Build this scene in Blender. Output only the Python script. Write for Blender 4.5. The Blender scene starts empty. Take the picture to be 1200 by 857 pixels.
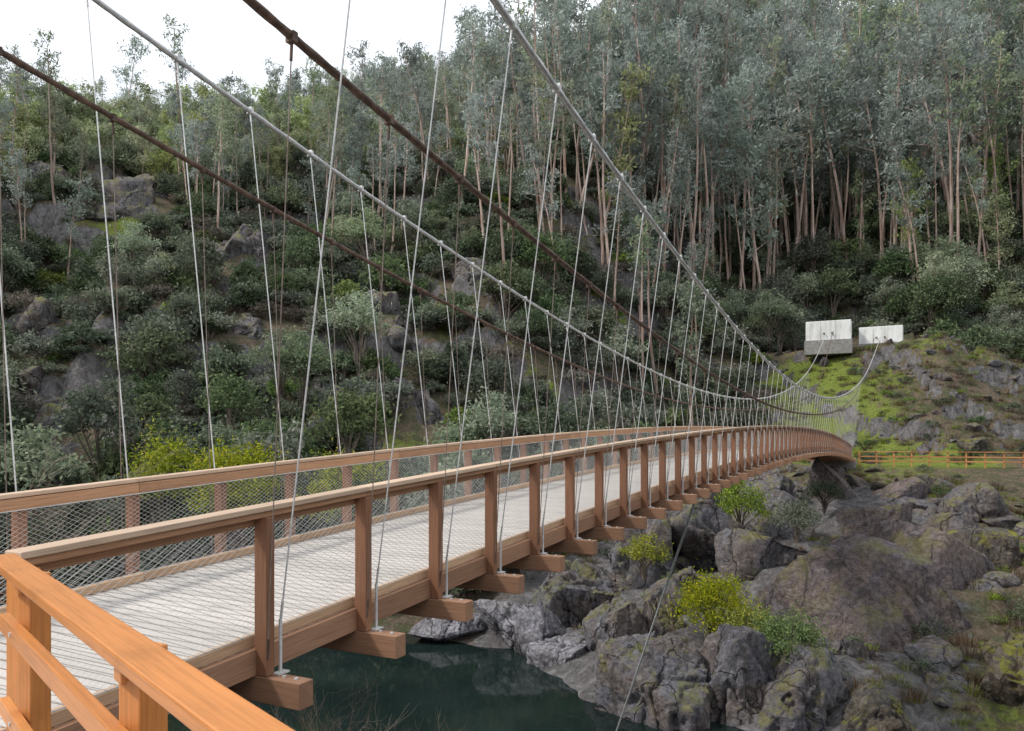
import bpy, bmesh, math, random
import numpy as np
from mathutils import Vector, Matrix
rng = np.random.default_rng(7)
random.seed(7)
scene = bpy.context.scene
col0 = scene.collection

# ------------------------------------------------------------------ helpers
def vnoise(P, seed=0):
    P = np.asarray(P, dtype=np.float64)
    I = np.floor(P).astype(np.int64); F = P - I
    F = F*F*(3-2*F)
    def h(ix, iy, iz):
        n = (ix*374761393 + iy*668265263 + iz*1274126177 + seed*974634777) & 0xffffffff
        n = ((n ^ (n >> 13))*1274126177) & 0xffffffff
        n = n ^ (n >> 16)
        return (n & 0xffff)/65535.0
    x, y, z = I[..., 0], I[..., 1], I[..., 2]
    fx, fy, fz = F[..., 0], F[..., 1], F[..., 2]
    r = 0
    for dz in (0, 1):
        wz = fz if dz else 1-fz
        for dy in (0, 1):
            wy = fy if dy else 1-fy
            for dx in (0, 1):
                wx = fx if dx else 1-fx
                r = r + h(x+dx, y+dy, z+dz)*wx*wy*wz
    return r*2-1

def fbm(P, oct=4, seed=0):
    P = np.asarray(P, dtype=np.float64)
    a = 1.0; r = 0; t = 0
    for o in range(oct):
        r = r + a*vnoise(P*(2.03**o)+17.3*o, seed+o); t += a; a *= .5
    return r/t

def fbm2(X, Y, sc, oct=4, seed=0):
    return fbm(np.stack([X/sc, Y/sc, np.zeros_like(X)+.37], -1), oct, seed)

def new_obj(name, me, parent=None, link=True):
    ob = bpy.data.objects.new(name, me)
    if link: col0.objects.link(ob)
    if parent: ob.parent = parent
    return ob

def empty(name):
    e = bpy.data.objects.new(name, None); col0.objects.link(e); return e

class MB:
    def __init__(s): s.v = []; s.f = []; s.uv = []; s.m = []; s.n = 0
    def add(s, V, Fs, UV=None, mat=0):
        V = np.asarray(V, float)
        s.v.append(V)
        for k, f in enumerate(Fs):
            s.f.append([int(i)+s.n for i in f])
            s.m.append(mat)
            if UV is None: s.uv.extend([(0.0, 0.0)]*len(f))
            else: s.uv.extend(UV[k])
        s.n += len(V)
    def beam(s, p0, p1, w, h, mat=0, up=(0, 0, 1)):
        p0 = np.array(p0, float); p1 = np.array(p1, float)
        d = p1-p0; L = np.linalg.norm(d); d /= L
        up = np.array(up, float)
        if abs(d@up) > .95: up = np.array([0, 1., 0])
        sd = np.cross(d, up); sd /= np.linalg.norm(sd); u = np.cross(sd, d)
        cs = [(-w/2, -h/2), (w/2, -h/2), (w/2, h/2), (-w/2, h/2)]
        V = [p+sd*a+u*b for p in (p0, p1) for a, b in cs]
        o = random.random()*50; q = random.random()*50
        pr = [0, w, w+h, 2*w+h, 2*w+2*h]
        Fs = []; UV = []
        for i in range(4):
            j = (i+1) % 4
            Fs.append((i, i+4, j+4, j))
            UV.append([(o, q+pr[i]), (o+L, q+pr[i]), (o+L, q+pr[i+1]), (o, q+pr[i+1])])
        Fs.append((0, 1, 2, 3)); UV.append([(o, q), (o+.01, q+w), (o+.02, q+w+h), (o+.01, q+h)])
        Fs.append((7, 6, 5, 4)); UV.append([(o, q), (o+.01, q+w), (o+.02, q+w+h), (o+.01, q+h)])
        s.add(V, Fs, UV, mat)
    def tube(s, P, r, n=6, mat=0, cap=True, lobes=0, pitch=.5):
        P = np.asarray(P, float); N = len(P)
        r = np.broadcast_to(np.asarray(r, float), (N,))
        T = np.gradient(P, axis=0); T /= np.linalg.norm(T, axis=1)[:, None]
        m = T.mean(0)
        ref = np.array([0, 0, 1.]) if abs(m[2]) < .8*np.linalg.norm(m)+1e-9 else np.array([0, 1., 0])
        S = np.cross(T, ref); S /= np.linalg.norm(S, axis=1)[:, None]
        U = np.cross(S, T)
        a = np.arange(n)/n*2*math.pi
        if lobes:
            L = np.concatenate([[0], np.cumsum(np.linalg.norm(np.diff(P, axis=0), axis=1))])
            rr = 1+.13*np.cos(lobes*(a[None]+0) + 2*math.pi*L[:, None]/pitch*lobes/6)
        else: rr = np.ones((N, n))
        V = P[:, None]+(S[:, None]*np.cos(a)[None, :, None]+U[:, None]*np.sin(a)[None, :, None])*(r[:, None]*rr)[..., None]
        Fs = []
        for i in range(N-1):
            b = i*n
            for j in range(n):
                k = (j+1) % n
                Fs.append((b+j, b+k, b+n+k, b+n+j))
        if cap:
            Fs.append(tuple(range(n))[::-1]); Fs.append(tuple((N-1)*n+j for j in range(n)))
        s.add(V.reshape(-1, 3), Fs, None, mat)
    def mesh(s, name, mats, smooth=False):
        me = bpy.data.meshes.new(name)
        V = np.concatenate(s.v)
        me.from_pydata(V.tolist(), [], s.f)
        uvl = me.uv_layers.new(name="UVMap")
        uvl.data.foreach_set("uv", np.array(s.uv, dtype=np.float32).ravel())
        for m in mats: me.materials.append(m)
        me.polygons.foreach_set("material_index", np.array(s.m, dtype=np.int32))
        if smooth: me.polygons.foreach_set("use_smooth", np.ones(len(s.f), dtype=bool))
        me.update()
        return me
    def obj(s, name, mats, parent=None, smooth=False, bevel=0, link=True):
        ob = new_obj(name, s.mesh(name, mats, smooth), parent, link)
        if bevel:
            b = ob.modifiers.new("bevel", 'BEVEL'); b.width = bevel; b.segments = 2; b.limit_method = 'ANGLE'
        return ob

# ------------------------------------------------------------------ materials
class NT:
    def __init__(s, name):
        s.mat = bpy.data.materials.new(name); s.mat.use_nodes = True
        s.t = s.mat.node_tree; s.t.nodes.clear()
        s.out = s.n('ShaderNodeOutputMaterial')
    def n(s, typ, **kw):
        nd = s.t.nodes.new(typ)
        for k, v in kw.items(): setattr(nd, k, v)
        return nd
    def l(s, a, b): s.t.links.new(a, b)
    def noise(s, vec, scale, detail=4, rough=.55, dist=0):
        nd = s.n('ShaderNodeTexNoise'); nd.inputs['Scale'].default_value = scale
        nd.inputs['Detail'].default_value = detail; nd.inputs['Roughness'].default_value = rough
        nd.inputs['Distortion'].default_value = dist
        if vec is not None: s.l(vec, nd.inputs['Vector'])
        return nd.outputs['Fac']
    def mapping(s, vec, scale=(1, 1, 1), rot=(0, 0, 0)):
        m = s.n('ShaderNodeMapping'); m.inputs['Scale'].default_value = scale; m.inputs['Rotation'].default_value = rot
        s.l(vec, m.inputs['Vector']); return m.outputs[0]
    def ramp(s, fac, stops):
        r = s.n('ShaderNodeValToRGB'); e = r.color_ramp.elements
        while len(e) < len(stops): e.new(.5)
        for i, (p, c) in enumerate(stops):
            e[i].position = p; e[i].color = (*c, 1) if len(c) == 3 else c
        s.l(fac, r.inputs[0]); return r.outputs[0]
    def mix(s, fac, a, b, bt='MIX'):
        m = s.n('ShaderNodeMix'); m.data_type = 'RGBA'; m.blend_type = bt
        for sock, v in ((m.inputs[0], fac), (m.inputs[6], a), (m.inputs[7], b)):
            if hasattr(v, 'is_output'): s.l(v, sock)
            elif isinstance(v, (int, float)): sock.default_value = v
            else: sock.default_value = (*v, 1)
        return m.outputs[2]
    def math(s, op, a, b=0.0, c=0.0):
        m = s.n('ShaderNodeMath'); m.operation = op
        for i, v in enumerate((a, b, c)):
            if hasattr(v, 'is_output'): s.l(v, m.inputs[i])
            else: m.inputs[i].default_value = v
        return m.outputs[0]
    def smooth(s, v, a, b):
        m = s.n('ShaderNodeMapRange'); m.interpolation_type = 'SMOOTHSTEP'
        s.l(v, m.inputs[0]); m.inputs[1].default_value = a; m.inputs[2].default_value = b
        return m.outputs[0]
    def principled(s, color, rough=.7, spec=.3, bump=None, bstr=.3, bdist=.02, metal=0):
        p = s.n('ShaderNodeBsdfPrincipled')
        if hasattr(color, 'is_output'): s.l(color, p.inputs['Base Color'])
        else: p.inputs['Base Color'].default_value = (*color, 1)
        if hasattr(rough, 'is_output'): s.l(rough, p.inputs['Roughness'])
        else: p.inputs['Roughness'].default_value = rough
        p.inputs['Specular IOR Level'].default_value = spec
        p.inputs['Metallic'].default_value = metal
        if bump is not None:
            b = s.n('ShaderNodeBump'); b.inputs['Strength'].default_value = bstr; b.inputs['Distance'].default_value = bdist
            s.l(bump, b.inputs['Height']); s.l(b.outputs[0], p.inputs['Normal'])
        s.l(p.outputs[0], s.out.inputs[0])
        return p

def wood(name, c, var=.35, rough=.55, grime=.4, contrast=.45):
    t = NT(name)
    uv = t.n('ShaderNodeUVMap').outputs[0]
    g = t.noise(t.mapping(uv, (2.5, 70, 1)), 1.0, 5, .6, .3)
    g2 = t.noise(t.mapping(uv, (.8, 4, 1)), 1.0, 3)
    dark = tuple(x*contrast for x in c); lite = tuple(min(1, x*(1+.55*(1-contrast))) for x in c)
    colr = t.ramp(g, [(.25, dark), (.5, c), (.75, lite)])
    # weather stains
    pos = t.n('ShaderNodeNewGeometry')
    st = t.smooth(t.noise(pos.outputs['Position'], 2.2, 6, .7), .52, .75)
    colr = t.mix(t.math('MULTIPLY', st, .35), colr, tuple(x*.45 for x in c))
    isl = t.math('MULTIPLY_ADD', pos.outputs['Random Per Island'], var, 1-var/2)
    k = t.math('MULTIPLY', isl, t.math('MULTIPLY_ADD', g2, grime, 1-grime/2))
    hsv = t.n('ShaderNodeHueSaturation'); t.l(k, hsv.inputs['Value']); t.l(colr, hsv.inputs['Color'])
    t.principled(hsv.outputs[0], rough, .35, g, .3, .003)
    return t.mat

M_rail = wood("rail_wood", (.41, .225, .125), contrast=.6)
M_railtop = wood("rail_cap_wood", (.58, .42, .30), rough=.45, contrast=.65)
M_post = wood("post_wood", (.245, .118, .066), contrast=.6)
M_beam = wood("beam_wood", (.30, .165, .10), contrast=.6)
M_orange = wood("orange_stained_wood", (.57, .225, .066), var=.15, grime=.3, rough=.38, contrast=.72)
M_deck = wood("deck_plank_wood", (.49, .455, .42), var=.2, rough=.7, grime=.22, contrast=.85)
M_curb = wood("curb_wood", (.50, .33, .205), contrast=.6)
M_fence = wood("fence_wood", (.44, .20, .08), contrast=.6)

def metal(name, c, c2, rough=.45, met=.6, sc=14):
    t = NT(name)
    tc = t.n('ShaderNodeTexCoord').outputs['Object']
    g = t.noise(tc, sc, 5, .65)
    t.principled(t.ramp(g, [(.35, c), (.65, c2)]), rough, .5, g, .3, .003, met)
    return t.mat
M_galv = metal("galvanised_cable", (.42, .43, .44), (.64, .64, .63), .45, .35)
M_rust = metal("rusty_cable", (.055, .032, .024), (.17, .11, .08), .75, .2, 9)
M_rusthang = metal("rusty_hanger", (.15, .11, .09), (.28, .23, .20), .7, .3, 5)
M_hang = metal("steel_hanger", (.50, .50, .50), (.72, .72, .71), .5, .2)
M_wire = metal("mesh_wire", (.42, .43, .43), (.60, .60, .59), .45, .3, 3)

def rock_mat(name, base, brown, moss=.5, crackw=.6, lichen=.5):
    t = NT(name)
    tc = t.n('ShaderNodeNewGeometry')
    pos = tc.outputs['Position']
    n1 = t.noise(pos, .45, 7, .66, .6)
    n2 = t.noise(pos, 4.5, 6, .72)
    n3 = t.noise(t.mapping(pos, (1.2, 1.2, .28)), .9, 7, .7, 1.2)
    c = t.mix(t.smooth(n1, .40, .62), base, brown)
    c = t.mix(t.smooth(n2, .3, .75), t.mix(1.0, c, (.50, .50, .52), 'MULTIPLY'), t.mix(1.0, c, (1.45, 1.45, 1.45), 'MULTIPLY'))
    st = t.math('MULTIPLY', t.smooth(n3, .49, .66), .85)
    c = t.mix(st, c, (.045, .040, .040))
    lich = t.math('MULTIPLY', t.smooth(t.noise(pos, 1.9, 7, .8), .56, .68), lichen)
    c = t.mix(lich, c, (.40, .40, .39))
    wob = t.n('ShaderNodeVectorMath'); wob.operation = 'MULTIPLY_ADD'
    nz = t.n('ShaderNodeTexNoise'); nz.inputs['Scale'].default_value = .6; nz.inputs['Detail'].default_value = 6
    t.l(pos, nz.inputs['Vector']); t.l(nz.outputs['Color'], wob.inputs[0]); wob.inputs[1].default_value = (2.4, 2.4, 2.4); t.l(pos, wob.inputs[2])
    vor = t.n('ShaderNodeTexVoronoi'); vor.feature = 'DISTANCE_TO_EDGE'; vor.inputs['Scale'].default_value = .30
    t.l(t.mapping(wob.outputs[0], (1, 1.8, .45), (.5, .3, .2)), vor.inputs['Vector'])
    ck = t.math('MULTIPLY', t.math('SUBTRACT', 1.0, t.smooth(vor.outputs[0], .0, .022)), crackw)
    c = t.mix(ck, c, (.03, .026, .024))
    sep = t.n('ShaderNodeSeparateXYZ'); t.l(tc.outputs['Normal'], sep.inputs[0])
    mm = t.math('MULTIPLY', t.smooth(sep.outputs[2], .15, .75), t.smooth(t.noise(pos, .6, 8, .78), .49, .57))
    mm = t.math('MULTIPLY', mm, moss)
    mc = t.mix(t.noise(pos, 3, 4), (.05, .060, .012), (.31, .29, .045))
    c = t.mix(mm, c, mc)
    hgt = t.math('ADD', t.math('MULTIPLY', n2, .5), t.math('MULTIPLY_ADD', ck, -.4, t.math('ADD', n1, t.math('MULTIPLY', n3, .8))))
    t.principled(c, .85, .2, hgt, 1.0, .34)
    return t.mat
M_rock = rock_mat("granite_rock", (.150, .146, .160), (.17, .14, .127), .5, .8, .45)
M_rockb = rock_mat("brown_granite", (.185, .142, .130), (.14, .12, .128), .4, .3, .25)
M_rockm = rock_mat("mossy_granite", (.12, .11, .10), (.15, .12, .09), .9)
M_rockl = rock_mat("pale_shore_rock", (.31, .30, .325), (.22, .205, .215), .06, .7, .5)
M_rockh = rock_mat("hillside_granite", (.155, .15, .155), (.17, .145, .13), .65, .7, .45)

def leaf_mat(name, stops, transl=.3, hv=.3, sat=.6):
    t = NT(name)
    geo = t.n('ShaderNodeNewGeometry'); oi = t.n('ShaderNodeObjectInfo')
    c = t.ramp(geo.outputs['Random Per Island'], stops)
    hsv = t.n('ShaderNodeHueSaturation'); t.l(c, hsv.inputs['Color'])
    t.l(t.math('MULTIPLY_ADD', oi.outputs['Random'], hv*2, 1-hv), hsv.inputs['Value'])
    r2 = t.math('FRACT', t.math('MULTIPLY', oi.outputs['Random'], 17.31))
    t.l(t.math('MULTIPLY_ADD', r2, .05, .475), hsv.inputs['Hue'])
    r3 = t.math('FRACT', t.math('MULTIPLY', oi.outputs['Random'], 71.7))
    t.l(t.math('MULTIPLY_ADD', r3, sat, 1-sat/2), hsv.inputs['Saturation'])
    df = t.n('ShaderNodeBsdfDiffuse'); t.l(hsv.outputs[0], df.inputs['Color'])
    tr = t.n('ShaderNodeBsdfTranslucent'); t.l(hsv.outputs[0], tr.inputs[0])
    mx = t.n('ShaderNodeMixShader'); mx.inputs[0].default_value = transl
    t.l(df.outputs[0], mx.inputs[1]); t.l(tr.outputs[0], mx.inputs[2]); t.l(mx.outputs[0], t.out.inputs[0])
    return t.mat
L_euc = leaf_mat("hazed_eucalyptus_leaves", [(0, (.19, .225, .205)), (.5, (.29, .33, .30)), (1, (.41, .46, .41))], .42, .3)  # leaf colour lightened and blued: distance haze painted into the foliage
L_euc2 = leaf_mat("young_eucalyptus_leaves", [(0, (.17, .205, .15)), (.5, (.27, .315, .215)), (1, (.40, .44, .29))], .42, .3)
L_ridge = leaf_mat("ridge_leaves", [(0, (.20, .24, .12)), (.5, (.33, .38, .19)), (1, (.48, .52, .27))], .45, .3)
L_dark = leaf_mat("evergreen_leaves", [(0, (.06, .085, .050)), (.5, (.105, .138, .078)), (1, (.18, .22, .12))], .3, .35)
L_grey = leaf_mat("greygreen_leaves", [(0, (.10, .122, .09)), (.5, (.165, .19, .14)), (1, (.26, .285, .21))], .3, .35)
L_brown = leaf_mat("heather_scrub", [(0, (.10, .088, .072)), (.5, (.17, .152, .125)), (1, (.25, .235, .19))], .3, .35)
L_mim = leaf_mat("mimosa_leaves", [(0, (.10, .15, .02)), (.5, (.23, .29, .045)), (1, (.46, .46, .07))], .35, .1, .2)
L_green = leaf_mat("green_leaves", [(0, (.09, .13, .04)), (.5, (.16, .215, .07)), (1, (.26, .32, .12))], .35, .2)
L_grass = leaf_mat("grass_blades", [(0, (.12, .15, .03)), (.6, (.21, .25, .06)), (1, (.33, .32, .14))], .3, .2)
L_dead = leaf_mat("dead_bracken", [(0, (.10, .07, .05)), (.6, (.18, .135, .10)), (1, (.29, .235, .17))], .3, .2)

def bark(name, a, b):
    t = NT(name)
    oc = t.n('ShaderNodeTexCoord').outputs['Object']
    g = t.noise(t.mapping(oc, (3, 3, .35)), 1.5, 4, .6)
    c = t.ramp(g, [(.35, a), (.65, b)])
    oi = t.n('ShaderNodeObjectInfo')
    hsv = t.n('ShaderNodeHueSaturation'); t.l(c, hsv.inputs['Color'])
    t.l(t.math('MULTIPLY_ADD', oi.outputs['Random'], .8, .6), hsv.inputs['Value'])
    df = t.n('ShaderNodeBsdfDiffuse'); t.l(hsv.outputs[0], df.inputs['Color']); t.l(df.outputs[0], t.out.inputs[0])
    return t.mat
B_euc = bark("eucalyptus_bark", (.27, .165, .125), (.52, .43, .38))
B_dark = bark("dark_bark", (.09, .07, .06), (.20, .165, .14))
B_dry = bark("dry_twig_bark", (.22, .17, .13), (.42, .35, .28))

# ------------------------------------------------------------------ terrain
FAR = [(-110, -200), (-95, -120), (-85, -40), (-72, 0), (-55, 25), (-40, 33), (-25, 35), (-18, 35), (-12, 29.5), (0, 29), (20, 33), (60, 40), (140, 45), (400, 60)]
NEAR = [(-60, -200), (-50, -120), (-40, -40), (-30, -10), (-15, 4), (-7, 6.3), (0, 8), (30, 14), (140, 22), (400, 30)]
def pdist(P, X, Y):
    best = np.full(X.shape, 1e9); bp = np.zeros(X.shape)
    for (ax, ay), (bx, by) in zip(P[:-1], P[1:]):
        dx, dy = bx-ax, by-ay; L = math.hypot(dx, dy)
        t = np.clip(((X-ax)*dx+(Y-ay)*dy)/L**2, 0, 1)
        d = np.hypot(X-(ax+t*dx), Y-(ay+t*dy))
        pp = (dx*(Y-ay)-dy*(X-ax))/L
        u = (d < best-1e-6) | ((np.abs(d-best) <= 1e-6) & (np.abs(pp) > np.abs(bp)))
        best = np.where(u, d, best); bp = np.where(u, pp, bp)
    return best*np.sign(bp)
def sst(v, a, b):
    t = np.clip((v-a)/(b-a), 0, 1); return t*t*(3-2*t)
Ls = [0, 3, 10, 40, 70, 110, 150, 200, 250, 320, 600]
Lh = [-11.2, -9.5, -6, 12, 31, 52, 66, 77, 80, 76, 50]
Rs = [0, 2, 6, 20, 38, 45, 50, 53, 60, 67, 76, 84, 100, 130, 165, 200, 260, 600]
Rh = [-11.3, -10.6, -9.6, -6.9, -4.2, -2.5, -2.35, -1.2, 4.7, 11.3, 12.0, 15, 28, 49, 70, 84, 92, 70]
Ns = [0, 1.5, 3.5, 5.0, 6.0, 8, 13, 24, 60, 200]
Nh = [-11.5, -8, -4.6, -3.0, -2.2, -1.8, -1.72, 5.8, 22, 60]
def H(X, Y, detail=True):
    X = np.asarray(X, float); Y = np.asarray(Y, float)
    sf = pdist(FAR, X, Y); sn = -pdist(NEAR, X, Y)
    w = sst(X, -46, -16)
    sw = sf+fbm2(X, Y, 14, 3, 5)*2.2*sst(sf, 2, 12)*(1-w*(sf > 40))
    lift = 1+.45*sst(Y, 150, 235)
    hl = np.interp(sw, Ls, Lh)
    hl = np.where(hl > 0, hl*lift, hl)
    st = fbm2(X, Y, 17, 3, 61)
    hl = hl+sst(st, .02, .12)*4.0*sst(sf, 8, 25)*(1-sst(sf, 80, 120))+sst(fbm2(X, Y, 8, 3, 66), .05, .15)*1.9*sst(sf, 6, 20)*(1-sst(sf, 80, 110))
    hr = np.interp(sf, Rs, Rh)
    hr = hr-5.0*sst(X, 2, 16)*sst(sf, 53, 66)*(1-sst(sf, 84, 105))
    h = hl*(1-w)+hr*w
    big = fbm2(X, Y, 55, 4, 11)*9*sst(sf, 25, 110)*(1-.5*sst(sf, 140, 200))
    med = fbm2(X, Y, 13, 4, 21)*2.6*sst(sf, 4, 40)*(1-.9*w*(sf < 90))
    h = h+big*(1-.8*w*(1-sst(sf, 80, 120)))+med
    rz = w*(1-sst(sf, 38, 44))*sst(sf, -1, 3)
    rg = 1-np.abs(fbm2(X, Y, 6.5, 4, 31))*2.2
    h = h+rz*(rg*1.3-.8+fbm2(X, Y, 1.9, 3, 35)*.4)
    sl = w*sst(sf, 51, 55)*(1-sst(sf, 90, 110))
    led = fbm2(X, Y, 5, 4, 41)
    h = h+sl*(sst(led, .0, .08)*1.2-.6+fbm2(X, Y, 1.4, 3, 45)*.4)*(1-sst(sf, 65, 68)*(1-sst(sf, 76, 80))*(1-sst(X, 0, 4)))
    bed = -11.4-np.minimum(4, np.abs(sf)*.5)
    hn = np.interp(sn, Ns, Nh)+fbm2(X, Y, 2.5, 3, 51)*.35*(1-sst(sn, 4.5, 7))
    out = np.where(sf > 0, h, np.where(sn > 0, hn, np.minimum(bed, -11.5)))
    return out

def ax_lines(parts):
    r = []
    for a, b, st in parts: r.append(np.arange(a, b, st))
    r.append([parts[-1][1]]); return np.concatenate(r)
xs = ax_lines([(-460, -160, 6), (-160, -110, 2.4), (-110, -40, .9), (-40, 30, .45), (30, 60, 2), (60, 340, 8)])
ys = ax_lines([(-190, -20, 6), (-20, 20, .7), (20, 110, .45), (110, 200, 2.4), (200, 480, 6)])
XX, YY = np.meshgrid(xs, ys, indexing='ij')
ZZ = H(XX, YY)
nx, ny = XX.shape
V = np.stack([XX, YY, ZZ], -1).reshape(-1, 3)
idx = np.arange(nx*ny).reshape(nx, ny)
Fq = np.stack([idx[:-1, :-1], idx[1:, :-1], idx[1:, 1:], idx[:-1, 1:]], -1).reshape(-1, 4)
me = bpy.data.meshes.new("terrain")
me.vertices.add(len(V)); me.vertices.foreach_set("co", V.ravel())
me.loops.add(Fq.size); me.loops.foreach_set("vertex_index", Fq.ravel().astype(np.int32))
me.polygons.add(len(Fq)); me.polygons.foreach_set("loop_start", np.arange(0, Fq.size, 4, dtype=np.int32))
me.polygons.foreach_set("loop_total", np.full(len(Fq), 4, dtype=np.int32))
me.polygons.foreach_set("use_smooth", np.ones(len(Fq), dtype=bool))
me.update(calc_edges=True); me.validate()
SF = pdist(FAR, XX, YY)
wR = sst(XX, -30, -14)
gx = np.gradient(ZZ, xs, axis=0); gy = np.gradient(ZZ, ys, axis=1)
slope = np.hypot(gx, gy)
grass = np.zeros_like(XX)
def patch(cx, cy, rx, ry, k=1.0):
    return k*np.exp(-(((XX-cx)/rx)**2+((YY-cy)/ry)**2))
grass += patch(0, 81, 7, 3.2, 1.9)+patch(-10, 90, 5, 8, 1.3)+patch(-3, 87, 4, 4, .9)+patch(-12, 97, 5, 5, .7)+patch(-5, 95, 6, 3, .6)
grass += patch(2, 52, 5, 7, .3)+patch(-2, 74, 10, 3, .45)+patch(4, 34, 4, 4, .5)+patch(6, 100, 9, 6, .5)
grass += (1-wR)*sst(fbm2(XX, YY, 18, 3, 71), .05, .4)*.7*(1-sst(SF, 60, 110))
rocky = wR*(1-sst(SF, 36, 43))*.9*(1-.75*sst(XX, -1, 4))+sst(slope, 1.1, 1.6)*.85*(1-sst(SF, 80, 120))
grass *= 1-.8*sst(slope, 1.0, 1.6)
for nm, arr in (("grass", grass), ("rocky", rocky)):
    a = me.attributes.new(nm, 'FLOAT', 'POINT'); a.data.foreach_set("value", np.clip(arr, 0, 1).ravel().astype(np.float32))
t = NT("hillside_ground")
pos = t.n('ShaderNodeNewGeometry').outputs['Position']
ag = t.n('ShaderNodeAttribute', attribute_name="grass").outputs['Fac']
ar = t.n('ShaderNodeAttribute', attribute_name="rocky").outputs['Fac']
n1 = t.noise(pos, .7, 7, .7); n2 = t.noise(pos, 5, 6, .75)
soil = t.ramp(n2, [(.3, (.06, .043, .032)), (.5, (.135, .100, .074)), (.72, (.23, .185, .14))])
litter = t.ramp(n2, [(.3, (.035, .042, .022)), (.55, (.08, .085, .045)), (.75, (.14, .135, .08))])
c = t.mix(t.smooth(n1, .40, .62), soil, litter)
rk = t.ramp(t.noise(t.mapping(pos, (1, 1, .5)), 1.8, 8, .8, .8), [(.3, (.030, .027, .026)), (.48, (.120, .112, .112)), (.7, (.27, .26, .26))])
rm = t.smooth(t.math('ADD', ar, t.math('MULTIPLY_ADD', n1, 1.4, -.7)), .35, .6)
c = t.mix(rm, c, rk)
gm = t.smooth(t.math('ADD', ag, t.math('MULTIPLY_ADD', t.noise(pos, 1.6, 7, .75), 1.8, -.9)), .3, .7)
gc = t.ramp(n2, [(.3, (.07, .09, .02)), (.55, (.175, .215, .045)), (.8, (.30, .32, .09))])
c = t.mix(gm, c, gc)
t.principled(c, .95, .1, t.math('ADD', t.math('MULTIPLY', n2, .5), n1), .9, .4)
me.materials.append(t.mat)
new_obj("terrain", me)

# water
t = NT("river_water_surface")
pos = t.n('ShaderNodeNewGeometry').outputs['Position']
b = t.noise(t.mapping(pos, (1, 1.6, 1)), .8, 4, .5, .4)
dc = t.ramp(t.noise(pos, .25, 3), [(.3, (.006, .012, .011)), (.7, (.012, .021, .019))])
p = t.principled(dc, .05, .5, b, .06, .10); p.inputs['IOR'].default_value = 1.33
mw = MB(); mw.add([(-300, -200, -11), (340, -200, -11), (340, 75, -11), (-300, 75, -11)], [(0, 1, 2, 3)])
mw.obj("river_water", [t.mat])

# ------------------------------------------------------------------ boulders
def boulder(name, seed, dims, sub=5, cuts=10, mat=None, link=True, amp=.12, fiss=.10):
    r = np.random.default_rng(seed)
    bm = bmesh.new(); bmesh.ops.create_icosphere(bm, subdivisions=sub, radius=1)
    me = bpy.data.meshes.new(name); bm.to_mesh(me); bm.free()
    n = len(me.vertices); co = np.empty(n*3); me.vertices.foreach_get("co", co); v = co.reshape(-1, 3)
    for _ in range(cuts):
        nn = r.normal(size=3); nn[2] = nn[2]*.7; nn /= np.linalg.norm(nn); d = r.uniform(.42, .82)
        pr = np.maximum(0, v@nn-d); v = v-nn*pr[:, None]*.97
    v = v*np.array(dims)
    m = min(dims); off = r.uniform(0, 100, 3)
    nrm = v/np.maximum(1e-6, np.linalg.norm(v, axis=1))[:, None]
    d = fbm(v/(m*.9)+off, 6, seed)*amp*m*1.5
    ca, sa = math.cos(seed), math.sin(seed)
    q = np.stack([v[:, 0]*ca-v[:, 1]*sa, (v[:, 0]*sa+v[:, 1]*ca)*1.5, v[:, 2]*.45], -1)
    for scl, wd_, dep in ((.75, .08, 1.0), (.32, .10, .4)):
        rd = np.abs(fbm(q/(m*scl)+off+9, 4, seed+3))
        d -= np.maximum(0, wd_-rd)/wd_*fiss*m*dep
    v = v+nrm*d[:, None]
    me.vertices.foreach_set("co", v.ravel())
    me.polygons.foreach_set("use_smooth", np.ones(len(me.polygons), dtype=bool))
    me.materials.append(mat or M_rock); me.update()
    return new_obj(name, me, None, link)

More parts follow.
